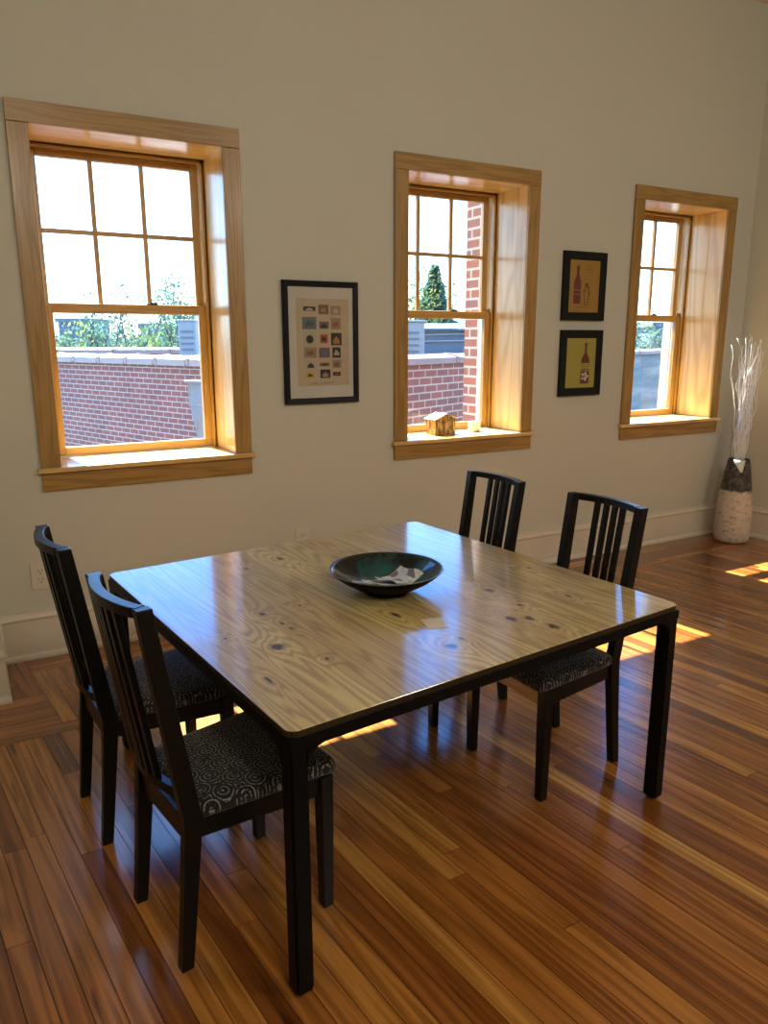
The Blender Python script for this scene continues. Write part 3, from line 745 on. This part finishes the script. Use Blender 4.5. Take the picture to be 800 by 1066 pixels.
# ------------------------------------------------------------------ things on the middle sill
def carved():
    m, t, b = newmat('carved brown wood slats'); nt = NT(t); P = nt.n('ShaderNodeTexCoord').outputs['Object']
    n = nt.noise(nt.vmul(P, (70, 70, 14)), 1, 3, .6)
    t.links.new(nt.ramp(n, [(.36, (.05, .025, .008)), (.5, (.34, .19, .06)), (.66, (.62, .42, .18))]), b.inputs['Base Color']); b.inputs['Roughness'].default_value = .45; return m
M['carved'] = carved(); M['white_glaze'] = plain('white glaze', (.72, .70, .62), .25)
hs = empty('trinket_house', (2.868, 4.315, ZS), .10, label='small carved brown wooden house box with pale gabled roof on the middle sill', cat='ornament')
hw_, hd_, hh_ = .088, .052, .105
mb = MB(); mb.poly_prism([(-hw_, 0), (hw_, 0), (hw_, .0), (hw_, hh_), (-hw_, hh_)][0:2]+[(hw_, hh_), (-hw_, hh_)], -hd_, hd_); mb.build('walls', M['carved'], hs, .002)
for k in range(5):
    mb = MB(); xx = -.07+k*.035; mb.box(xx-.012, xx+.012, -hd_-.004, -hd_, .006, hh_-.012); mb.build('wall_slat', M['carved'], hs, .001)
mb = MB(); mb.loft([[(hw_, y, hh_), (-hw_, y, hh_), (-hw_*.98, y, hh_+.004), (0, y, hh_+.034), (hw_*.98, y, hh_+.004)] for y in (-hd_, hd_)]); mb.build('gable', M['carved'], hs)
mb = MB(); th = .006
mb.loft([[(-hw_-.012, y, hh_-.002), (0, y, hh_+.036), (hw_+.012, y, hh_-.002), (hw_+.012, y, hh_-.002+th), (0, y, hh_+.036+th), (-hw_-.012, y, hh_-.002+th)] for y in (-hd_-.012, hd_+.012)]); mb.build('roof', plain('pale roof slips', (.55, .42, .22), .35), hs, .001)
mb = MB(); mb.tube([(hw_, .0, .06), (hw_+.018, 0, .062), (hw_+.026, 0, .075), (hw_+.022, 0, .094), (hw_+.008, 0, .10)], .006, 8); mb.tube([(hw_+.01, 0, .03), (hw_+.028, 0, .035), (hw_+.030, 0, .052), (hw_+.012, 0, .06)], .006, 8); mb.build('crank_handle', M['carved'], hs, smooth=True)
cp = empty('votive_cup', (3.165, 4.335, ZS), label='small white cup candle on the middle sill right of the wooden house', cat='candle')
mb = MB(); mb.lathe([(.001, 0), (.036, 0), (.042, .006), (.044, .066), (.042, .068), (.040, .064), (.039, .05), (.001, .05)], 40); mb.build('cup', M['white_glaze'], cp, smooth=True)
mb = MB(); mb.lathe([(.001, .0505), (.0385, .0505), (.0385, .055), (.001, .056)], 32); wx = mb.build('wax', plain('cream wax', (.66, .62, .48), .4), cp)
mb = MB(); mb.tube([(0, 0, .055), (.001, 0, .062), (.003, 0, .067)], .0012, 6); mb.build('wick', M['slot'], cp)

# ------------------------------------------------------------------ floor vase with white twigs
def vase_mat():
    m, t, b = newmat('two tone rough pottery'); nt = NT(t); P = nt.n('ShaderNodeTexCoord').outputs['Object']
    x, y, z = nt.sep(P)
    edge = nt.math('ADD', z, nt.math('MULTIPLY', nt.math('SUBTRACT', nt.noise(P, 12, 4, .6), .5), .10))
    low = nt.ramp(nt.noise(nt.vmul(P, (24, 24, 50)), 1, 4, .65), [(.30, (.16, .12, .10)), (.42, (.50, .43, .37)), (.7, (.62, .55, .48))])
    up = nt.ramp(nt.noise(nt.vmul(P, (30, 30, 24)), 1, 4, .7), [(.4, (.016, .014, .013)), (.62, (.10, .09, .085)), (.75, (.25, .23, .21))])
    t.links.new(nt.mix(nt.mr(edge, .425, .445), low, up), b.inputs['Base Color']); b.inputs['Roughness'].default_value = .6
    t.links.new(nt.bump(nt.noise(nt.vmul(P, (30, 30, 60)), 1, 4, .7), .5, .006), b.inputs['Normal']); return m
VX, VY = 5.497, 3.875
vs = empty('floor_vase', (VX, VY, 0), label='tall tapered pottery floor vase, pale below and charcoal above, in the room corner', cat='vase')
vprof = [(.001, 0), (.105, 0), (.126, .012), (.137, .04), (.141, .10), (.139, .22), (.132, .34), (.118, .46), (.101, .58), (.086, .665), (.080, .69), (.077, .694), (.072, .69), (.074, .66), (.09, .56), (.09, .30), (.001, .28)]
mb = MB(); mb.lathe(vprof, 56); mb.build('body', vase_mat(), vs, smooth=True)
# pale patch laid over the rim, on the side facing the room
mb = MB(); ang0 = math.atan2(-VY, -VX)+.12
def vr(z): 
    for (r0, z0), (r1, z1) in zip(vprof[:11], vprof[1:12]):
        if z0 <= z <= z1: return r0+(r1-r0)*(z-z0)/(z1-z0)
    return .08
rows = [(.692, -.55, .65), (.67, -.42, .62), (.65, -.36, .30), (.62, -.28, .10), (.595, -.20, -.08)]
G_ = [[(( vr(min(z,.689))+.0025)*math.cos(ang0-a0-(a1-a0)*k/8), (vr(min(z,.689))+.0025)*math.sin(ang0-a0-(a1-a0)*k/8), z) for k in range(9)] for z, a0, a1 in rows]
mb.loft(G_, False, False); so = mb.build('rim_patch', plain('pale glossy patch', (.66, .74, .74), .15), vs, smooth=True); so['label'] = 'pale shiny patch at the rim'
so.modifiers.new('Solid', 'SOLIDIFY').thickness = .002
M['twig'] = plain('white painted twig', (.9, .91, .9), .5)
rnd = random.Random(12)
side = Vector((F_.y, -F_.x, 0)).normalized()
for k in range(38):
    r = rnd
    a = r.random()*2*PI; rad = .045*math.sqrt(r.random()); base = Vector((VX+rad*math.cos(a)*.8, VY+rad*math.sin(a)*.8, .48+r.random()*.05))
    sp = r.uniform(.02, .105)**1.0; tip = Vector((VX+sp*math.cos(a), VY+sp*math.sin(a), r.uniform(1.38, 1.69)))
    if k == 0: tip = Vector((VX, VY, 1.60)) - side*.165; a = math.pi
    tip.x = min(tip.x, XR-.035); tip.y = min(tip.y, D-.06)
    if tip.y > D-.09: tip.y = D-.09
    n = 22; ph1, ph2 = r.random()*6, r.random()*6; fq = r.uniform(1.6, 3.2); amp = r.uniform(.008, .019); pts = []
    for j in range(n+1):
        t = j/n; e = t**1.35
        p = base.lerp(tip, t); p.x = base.x+(tip.x-base.x)*e; p.y = base.y+(tip.y-base.y)*e
        w = amp*min(1, t*3) if t > .2 else 0
        p += Vector((math.sin(ph1+fq*2*PI*t)+.5*math.sin(ph2+fq*4.3*PI*t), math.cos(ph2+fq*1.7*PI*t)+.5*math.cos(ph1+fq*4*PI*t), 0))*w
        p.x = min(p.x, XR-.012); p.y = min(p.y, D-.048)
        pts.append(p)
    mb = MB(); mb.tube([q-base for q in pts], [.0030-.0013*j/n for j in range(n+1)], 6)
    if r.random() < .7:
        j = r.randint(9, 15); q0 = pts[j]-base; dv = Vector((r.uniform(-1, 1), r.uniform(-1, 1), 0))*.035
        br_ = [q0+dv*s_+Vector((0, 0, .2*s_))+Vector((math.sin(s_*9+ph1), math.cos(s_*8), 0))*.005*s_ for s_ in [i_/8 for i_ in range(9)]]
        for q in br_:
            q.x = min(q.x, XR-.012-base.x); q.y = min(q.y, D-.048-base.y)
        mb.tube(br_, [.0022-.0011*i_/8 for i_ in range(9)], 5)
    o = mb.build('decorative_twig', M['twig'], None, smooth=True, loc=base)
    tag(o, 'thin wavy white decorative twig standing in the tall floor vase', 'twig', 'white twigs in the floor vase')

# ------------------------------------------------------------------ outside
mb = MB(); mb.box(-60, 80, D+T2+.01, 120, -6.3, -6); tag(mb.build('ground', M['ground']), kind='structure')
def wall_run(mb, a, b, z0, z1, th, left):
    a = Vector((a[0], a[1], 0)); b = Vector((b[0], b[1], 0)); d = (b-a); Ln = d.length; d.normalize(); nrm = Vector((-d.y, d.x, 0))*(1 if left else -1)*th
    P = [a, b, b+nrm, a+nrm]
    for i in range(4):
        p, q = P[i], P[(i+1) % 4]; u0, u1 = 0, (q-p).length
        mb.face([(p.x, p.y, z0), (q.x, q.y, z0), (q.x, q.y, z1), (p.x, p.y, z1)], [(u0, z0), (u1, z0), (u1, z1), (u0, z1)])
    mb.face([(p.x, p.y, z1) for p in P], [(p.x, p.y) for p in P])
CRN = (3.05, 6.98); WA = (.55, 13.9); WB = (9.6, 10.04)
def coping_run(parent, a, b, z, w, step, mat, left, name='coping_tile'):
    a = Vector((a[0], a[1], 0)); b = Vector((b[0], b[1], 0)); d = b-a; L_ = d.length; d.normalize(); nrm = Vector((-d.y, d.x, 0))*(1 if left else -1)
    n = max(1, int(L_/step)); 
    for k in range(n):
        c = a+d*(L_*(k+.5)/n); hl = L_/n/2-.014
        ctr = c+nrm*(w/2-.05)
        prof = [(-w/2, -.03), (-w/2, .045), (-w*.3, .075), (0, .085), (w*.3, .075), (w/2, .045), (w/2, -.03)]
        mb = MB()
        mb.loft([[ctr+d*s*hl+nrm*p+Vector((0, 0, z+h)) for p, h in prof] for s in (-1, 1)])
        # a raised collar at one joint of each tile
        mb.loft([[ctr+d*(hl-.05+s)+nrm*p*1.04+Vector((0, 0, z+h*1.02+.012)) for p, h in prof] for s in (0, .05)])
        mb.build(name, mat, parent)
wl = empty('parapet_wall', (0, 0, 0), label='long red brick parapet with pale coping tiles, seen through the lower left window', cat='wall')
mb = MB(); wall_run(mb, CRN, WA, -6, 1.36, .30, False); mb.build('brickwork', M['brick'], wl)
coping_run(wl, CRN, WA, 1.385, .42, .62, M['coping'], False)
wr = empty('parapet_wall', (0, 0, 0), label='near red brick parapet with pinkish coping, seen through the lower middle window', cat='wall')
mb = MB(); wall_run(mb, CRN, WB, -6, 1.36, .30, True); mb.build('brickwork', M['brick_big'], wr)
coping_run(wr, CRN, WB, 1.385, .42, 1.4, M['coping_pink'], True)
gw = empty('rendered_wall', (0, 0, 0), label='grey patched masonry wall with pink coping, seen through the lower right window', cat='wall')
mb = MB(); wall_run(mb, (11.6, 11.5), (18.5, 15.0), -6, 1.30, .35, True); mb.build('masonry', M['render'], gw)
coping_run(gw, (11.6, 11.5), (18.5, 15.0), 1.34, .5, 2.2, M['coping_pink'], True)
rf = MB()
P = [(3.25, 6.95), (.9, 13.9), (1.3, 19), (20, 22), (19, 15.4), (11.6, 12), (8.7, 11.4)]
rf.loft([[(x, y, 1.0) for x, y in P], [(x, y, 1.12) for x, y in P]]); tag(rf.build('flat_roof', M['roof']), 'pale flat roof of the neighbouring building behind the brick parapets', 'roof')
fp = empty('rear_parapet', (0, 0, 0), label='low rear parapet with flat pinkish grey coping across the neighbouring roof', cat='wall')
mb = MB(); wall_run(mb, (6.2, 15.4), (.8, 18.2), 1.1, 1.40, .3, False); mb.build('brickwork', M['brick'], fp)
coping_run(fp, (6.2, 15.4), (.8, 18.2), 1.42, .42, 1.1, M['coping_pink'], False)
rp = empty('roof_ledge', (0, 0, 0), label='flat brownish roof ledge beyond the grey wall outside the right window', cat='ledge')
mb = MB(); wall_run(mb, (12.5, 15.0), (20, 19.0), 1.1, 1.62, .3, True); mb.build('masonry', M['brick'], rp)
coping_run(rp, (12.5, 15.0), (20, 19.0), 1.65, .42, 1.6, M['coping_pink'], True)
# rain-water head on the brick parapet
dA = (Vector((*WA, 0))-Vector((*CRN, 0))).normalized(); nA = Vector((-dA.y, dA.x, 0))       # nA points to this side
cpos = Vector((*CRN, 0))+dA*1.62
ang = math.atan2(dA.y, dA.x)
hd = empty('rainwater_head', (cpos.x, cpos.y, 0), ang, label='rusty grey sheet metal rainwater head on the brick parapet, outside the left window', cat='gutter')
mb = MB(); mb.box(-.15, .15, .01, .2, .92, 1.19); mb.box(-.18, .18, .01, .23, 1.18, 1.21); mb.build('hopper', M['rust'], hd, .005)
mb = MB(); mb.loft([[(-.14, .02, .92), (.14, .02, .92), (.14, .19, .92), (-.14, .19, .92)], [(-.07, .03, .45), (.07, .03, .45), (.07, .14, .45), (-.07, .14, .45)], [(-.06, .03, -5.9), (.06, .03, -5.9), (.06, .13, -5.9), (-.06, .13, -5.9)]]); mb.build('downpipe', M['rust'], hd)
# rooftop units
def unit(name, px, py, dep, w, d, h, mat, label, cat='vent'):
    p = at(px, py, dep); o = empty(name, (p.x, p.y, 1.12), -.5, label=label, cat=cat)
    mb = MB(); mb.box(-w/2, w/2, -d/2, d/2, .08, h); mb.build('cabinet', mat, o, .01)
    for s in (-1, 1):
        mb = MB(); mb.box(s*w*.4-.04, s*w*.4+.04, -d*.4, d*.4, 0, .08); mb.build('foot_rail', M['slate'], o)
    mb = MB()
    for k in range(5): mb.box(-w*.36, w*.36, -d/2-.012, -d/2, h*(.3+.12*k), h*(.3+.12*k)+.03)
    mb.build('louvre', M['slate'], o)
    mb = MB(); mb.box(-w*.54, w*.54, -d*.54, d*.54, h, h+.03); mb.build('lid', mat, o, .005)
unit('rooftop_vent', 197, 350, 13.2, .30, .30, .85, M['metal_grey'], 'small grey cabinet standing on the flat roof at the left window right edge')
unit('rooftop_unit', 421, 350, 12.0, .62, .5, .80, M['metal_grey'], 'tall blue grey metal cabinet on the roof outside the middle window')
sh = empty('roof_shed', tuple(at(478, 350, 17.5).xy)+(1.12,), -.56, label='low slate coloured rooftop shed with pale pipes behind the middle window parapet', cat='shed')
mb = MB(); mb.box(-2.3, 2.3, -.8, .8, 0, 1.15); mb.build('walls', M['slate'], sh); sh.scale = (1, 1, .66)
mb = MB(); mb.loft([[(-2.4, -.95, 1.15), (2.4, -.95, 1.15), (2.4, -.95, 1.2), (-2.4, -.95, 1.2)], [(-2.4, .95, 1.35), (2.4, .95, 1.35), (2.4, .95, 1.4), (-2.4, .95, 1.4)]]); mb.build('roof', M['metal_grey'], sh)
for z, s in ((.95, 1), (.75, .6)):
    mb = MB(); mb.tube([(-1.6, -.84, z), (0, -.86, z+.05*s), (1.6, -.84, z+.1*s)], .025, 8); mb.build('pipe', M['coping'], sh, smooth=True)
mb = MB(); mb.tube([(.2, -.86, .1), (.9, -.86, .8)], .02, 6); mb.tube([(.8, -.86, .1), (.3, -.86, .8)], .02, 6); mb.build('brace', M['coping'], sh)
mb = MB(); mb.box(-2.3, 2.3, -1.05, -.85, .28, .38); mb.build('ledge', M['coping_pink'], sh)

# trees
def tree(px, py_top, dep, h, spread, leafmat, label, seed, leaves=1500, conifer=False, group=None, lsize=.09, upto=5):
    r = random.Random(seed); top = at(px, py_top, dep); base = Vector((top.x, top.y, -6.0)); H = top.z+6
    t = empty('tree', base, label=label, cat='tree', group=group)
    mb = MB(); tips = []
    if conifer:
        mb.tube([(0, 0, 0), (.05, 0, H*.5), (0, 0, H)], [.2, .12, .015], 7)
        lv = MB()
        for k in range(leaves):
            q = r.random()**.75; z = H*(1-q*h); rr_ = spread*q*(.55+.45*math.sqrt(r.random()))*(0.8+.2*math.sin(z*9)); a = r.random()*2*PI
            p = Vector((rr_*math.cos(a), rr_*math.sin(a), z+r.uniform(-.1, .1)-rr_*.15)); s_ = lsize*r.uniform(.7, 1.5)
            ax = Vector((math.cos(a), math.sin(a), -.3)).normalized()*s_; ay = Vector((r.uniform(-1, 1), r.uniform(-1, 1), r.uniform(-1, 1))).normalized()*s_*.55
            lv.face([p-ax-ay, p+ax-ay*.4, p+ax+ay*.4, p-ax+ay])
        mb.build('trunk', M['bark'], t); lv.build('needles', leafmat, t)
        return
    def grow(p, d, L_, rad, lev):
        n = 4; pts = [p]; dd = d.copy()
        for k in range(n):
            dd = (dd+Vector((r.uniform(-1, 1), r.uniform(-1, 1), r.uniform(-.4, .8)))*.17).normalized(); pts.append(pts[-1]+dd*L_/n)
        mb.tube(pts, [rad*(1-.45*k/n) for k in range(n+1)], 5 if lev < 3 else 3, False)
        if lev >= 2: tips.extend(pts[2:])
        if lev >= upto: return
        m = 3 if lev < 4 else 2
        for k in range(m + (1 if lev < 2 else 0)):
            q = pts[r.randint(2, n)]; a = r.random()*2*PI
            nd = (dd*.75+Vector((math.cos(a), math.sin(a), r.uniform(-.05, .55)))*.8*spread).normalized()
            grow(q, nd, L_*r.uniform(.58, .8), rad*.55, lev+1)
    grow(Vector((0, 0, 0)), Vector((0, 0, 1)), H*.42, .17, 0)
    tt = max(tips, key=lambda p: p.z); zmax = tt.z; k_ = H/zmax; HS = .72*min(1.0, k_+.1)
    lean = lambda z: max(0, z)/zmax
    mb.v = [((x-tt.x*lean(z))*HS, (y-tt.y*lean(z))*HS, z*k_) for x, y, z in mb.v]
    mb.build('branches', M['bark'], t)
    lv = MB()
    for k in range(leaves):
        q = r.choice(tips); p = Vector(((q.x-tt.x*lean(q.z))*HS, (q.y-tt.y*lean(q.z))*HS, q.z*k_))+Vector((r.gauss(0, 1), r.gauss(0, 1), r.gauss(0, 1)))*.16
        ax = Vector((r.uniform(-1, 1), r.uniform(-1, 1), r.uniform(-1, 1))).normalized(); ay = ax.orthogonal().normalized(); s_ = lsize*r.uniform(.5, 1.2)
        lv.face([p-ax*s_, p-ay*s_*.6, p+ax*s_, p+ay*s_*.6])
    lv.build('foliage', leafmat, t)
TR = [(178, 274, 27, .9, 'leaf_grey', 'bluish budding tree, tallest at the right of the left window', 5200), (128, 292, 25, 1.0, 'leaf_grey', 'sparse bare branched tree rising in the middle of the left window', 2200),
      (95, 338, 23, 1.1, 'leaf_spring', 'low yellow-green spring tree left of the bare tree in the left window', 2600), (60, 330, 30, 1.0, 'leaf_grey', 'thin grey tree at the left edge of the left window', 1300),
      (150, 333, 22, 1.1, 'leaf_spring', 'low light green tree right of the bare tree in the left window', 2400), (208, 318, 31, 1.0, 'leaf_spring', 'green tree behind the small roof cabinet outside the left window', 2200),
      (431, 266, 30, .9, 'leaf_spring', 'light green tree at the left edge of the middle window', 2600), (505, 312, 36, 1.0, 'leaf_spring', 'distant light green tree by the brick reveal of the middle window', 3200),
      (672, 322, 34, 1.0, 'leaf_grey', 'thin branched tree at the left of the right window', 1100), (697, 326, 38, 1.0, 'leaf_grey', 'distant budding tree at the right of the right window', 1600)]
for k, (px, py, dep, sp, lm_, lab, nl) in enumerate(TR): tree(px, py, dep, 1, sp, M[lm_], lab, 100+k, nl, group='trees beyond the roofs')
tree(453, 277, 33, .62, 2.7, M['leaf_dark'], 'dark blue-green conifer standing in the middle window', 77, 9000, True, 'trees beyond the roofs', .16)
for k, (px, py, dep, nl) in enumerate(((62, 338, 44, 2200), (84, 340, 40, 2200), (108, 341, 46, 2000), (140, 340, 42, 2200), (160, 341, 50, 2000), (184, 334, 45, 2200), (212, 332, 48, 2000),
        (436, 296, 44, 2000), (492, 330, 50, 2000), (664, 336, 46, 1800), (684, 334, 50, 1800), (705, 338, 52, 1800))):
    tree(px, py, dep, 1, 1.1, M['leaf_spring' if k % 3 == 1 else 'leaf_grey'], 'tree in the hazy tree line far beyond the rooftops', 300+k, nl, group='distant tree line', lsize=.14, upto=4)
# distant blocks
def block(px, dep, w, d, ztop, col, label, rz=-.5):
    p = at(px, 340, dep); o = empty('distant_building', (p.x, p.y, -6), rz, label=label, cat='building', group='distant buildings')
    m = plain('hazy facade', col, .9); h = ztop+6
    mb = MB(); mb.box(-w/2, w/2, -d/2, d/2, 0, h); mb.build('walls', m, o)
    mb = MB(); mb.box(-w/2-.2, w/2+.2, -d/2-.2, d/2+.2, h, h+.35); mb.build('roof', M['slate'], o)
    n = max(2, int(w/2.4))
    for lv in range(3):
        for k in range(n):
            x = -w/2+w*(k+.5)/n; mb = MB(); mb.box(x-.5, x+.5, -d/2-.06, -d/2-.001, h-2.0-lv*2.6, h-.7-lv*2.6); mb.build('window', M['slate'], o)
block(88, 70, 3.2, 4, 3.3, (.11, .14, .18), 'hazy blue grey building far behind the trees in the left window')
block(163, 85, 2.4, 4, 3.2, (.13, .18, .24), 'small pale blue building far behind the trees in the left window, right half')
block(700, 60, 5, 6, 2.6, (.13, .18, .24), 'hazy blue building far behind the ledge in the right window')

# ------------------------------------------------------------------ light
w = bpy.data.worlds.new('World'); bpy.context.scene.world = w; w.use_nodes = True; nt = NT(w.node_tree)
bg = w.node_tree.nodes['Background']
g = nt.n('ShaderNodeTexCoord').outputs['Generated']; _, _, z = nt.sep(g)
SKY = 8.0
sky = nt.ramp(z, [(0, (.10, .12, .10)), (.012, (.50, .62, .66)), (.10, (.42, .62, .80)), (.23, (.21, .46, .86)), (.32, (.06, .27, .85)), (.50, (.06, .26, .80)), (.66, (.26, .42, .68)), (1, (.30, .44, .66))])
w.node_tree.links.new(sky, bg.inputs[0]); bg.inputs[1].default_value = SKY
s = bpy.data.lights.new('sun', 'SUN'); s.energy = 48; s.angle = .0093; s.color = (1, .95, .86)
so = bpy.data.objects.new('sun', s); C.objects.link(so)
so.rotation_euler = Vector((.12, -1, -1.305)).to_track_quat('-Z', 'Y').to_euler()
# added fill lights, unseen behind the camera, to brighten the interior
def add_fill_light(x, y, z, e, col):
    l = bpy.data.lights.new('fill_light', 'POINT'); l.energy = e; l.shadow_soft_size = .22; l.color = col
    o = bpy.data.objects.new('fill_light', l); C.objects.link(o); o.location = (x, y, z); return o
add_fill_light(.4, -1.1, 3.25, 108, (.98, .97, .86)); add_fill_light(3.6, -.9, 3.25, 108, (.98, .97, .86))

# ------------------------------------------------------------------ camera, view
cam = bpy.data.cameras.new('camera'); co = bpy.data.objects.new('camera', cam); C.objects.link(co)
cam.sensor_fit = 'HORIZONTAL'; cam.sensor_width = 36; cam.lens = F/800*36; cam.clip_start = .05; cam.clip_end = 400
co.matrix_world = Matrix(((R_.x, U_.x, -F_.x, 0), (R_.y, U_.y, -F_.y, 0), (R_.z, U_.z, -F_.z, CH), (0, 0, 0, 1)))
sc = bpy.context.scene; sc.camera = co
sc.view_settings.view_transform = 'Standard'; sc.view_settings.look = 'None'; sc.view_settings.gamma = 1; sc.view_settings.exposure = 0
sc.view_settings.use_curve_mapping = False
try:
    sc.cycles.max_bounces = 8; sc.cycles.diffuse_bounces = 5; sc.cycles.transparent_max_bounces = 12; sc.cycles.caustics_reflective = False
except Exception: pass
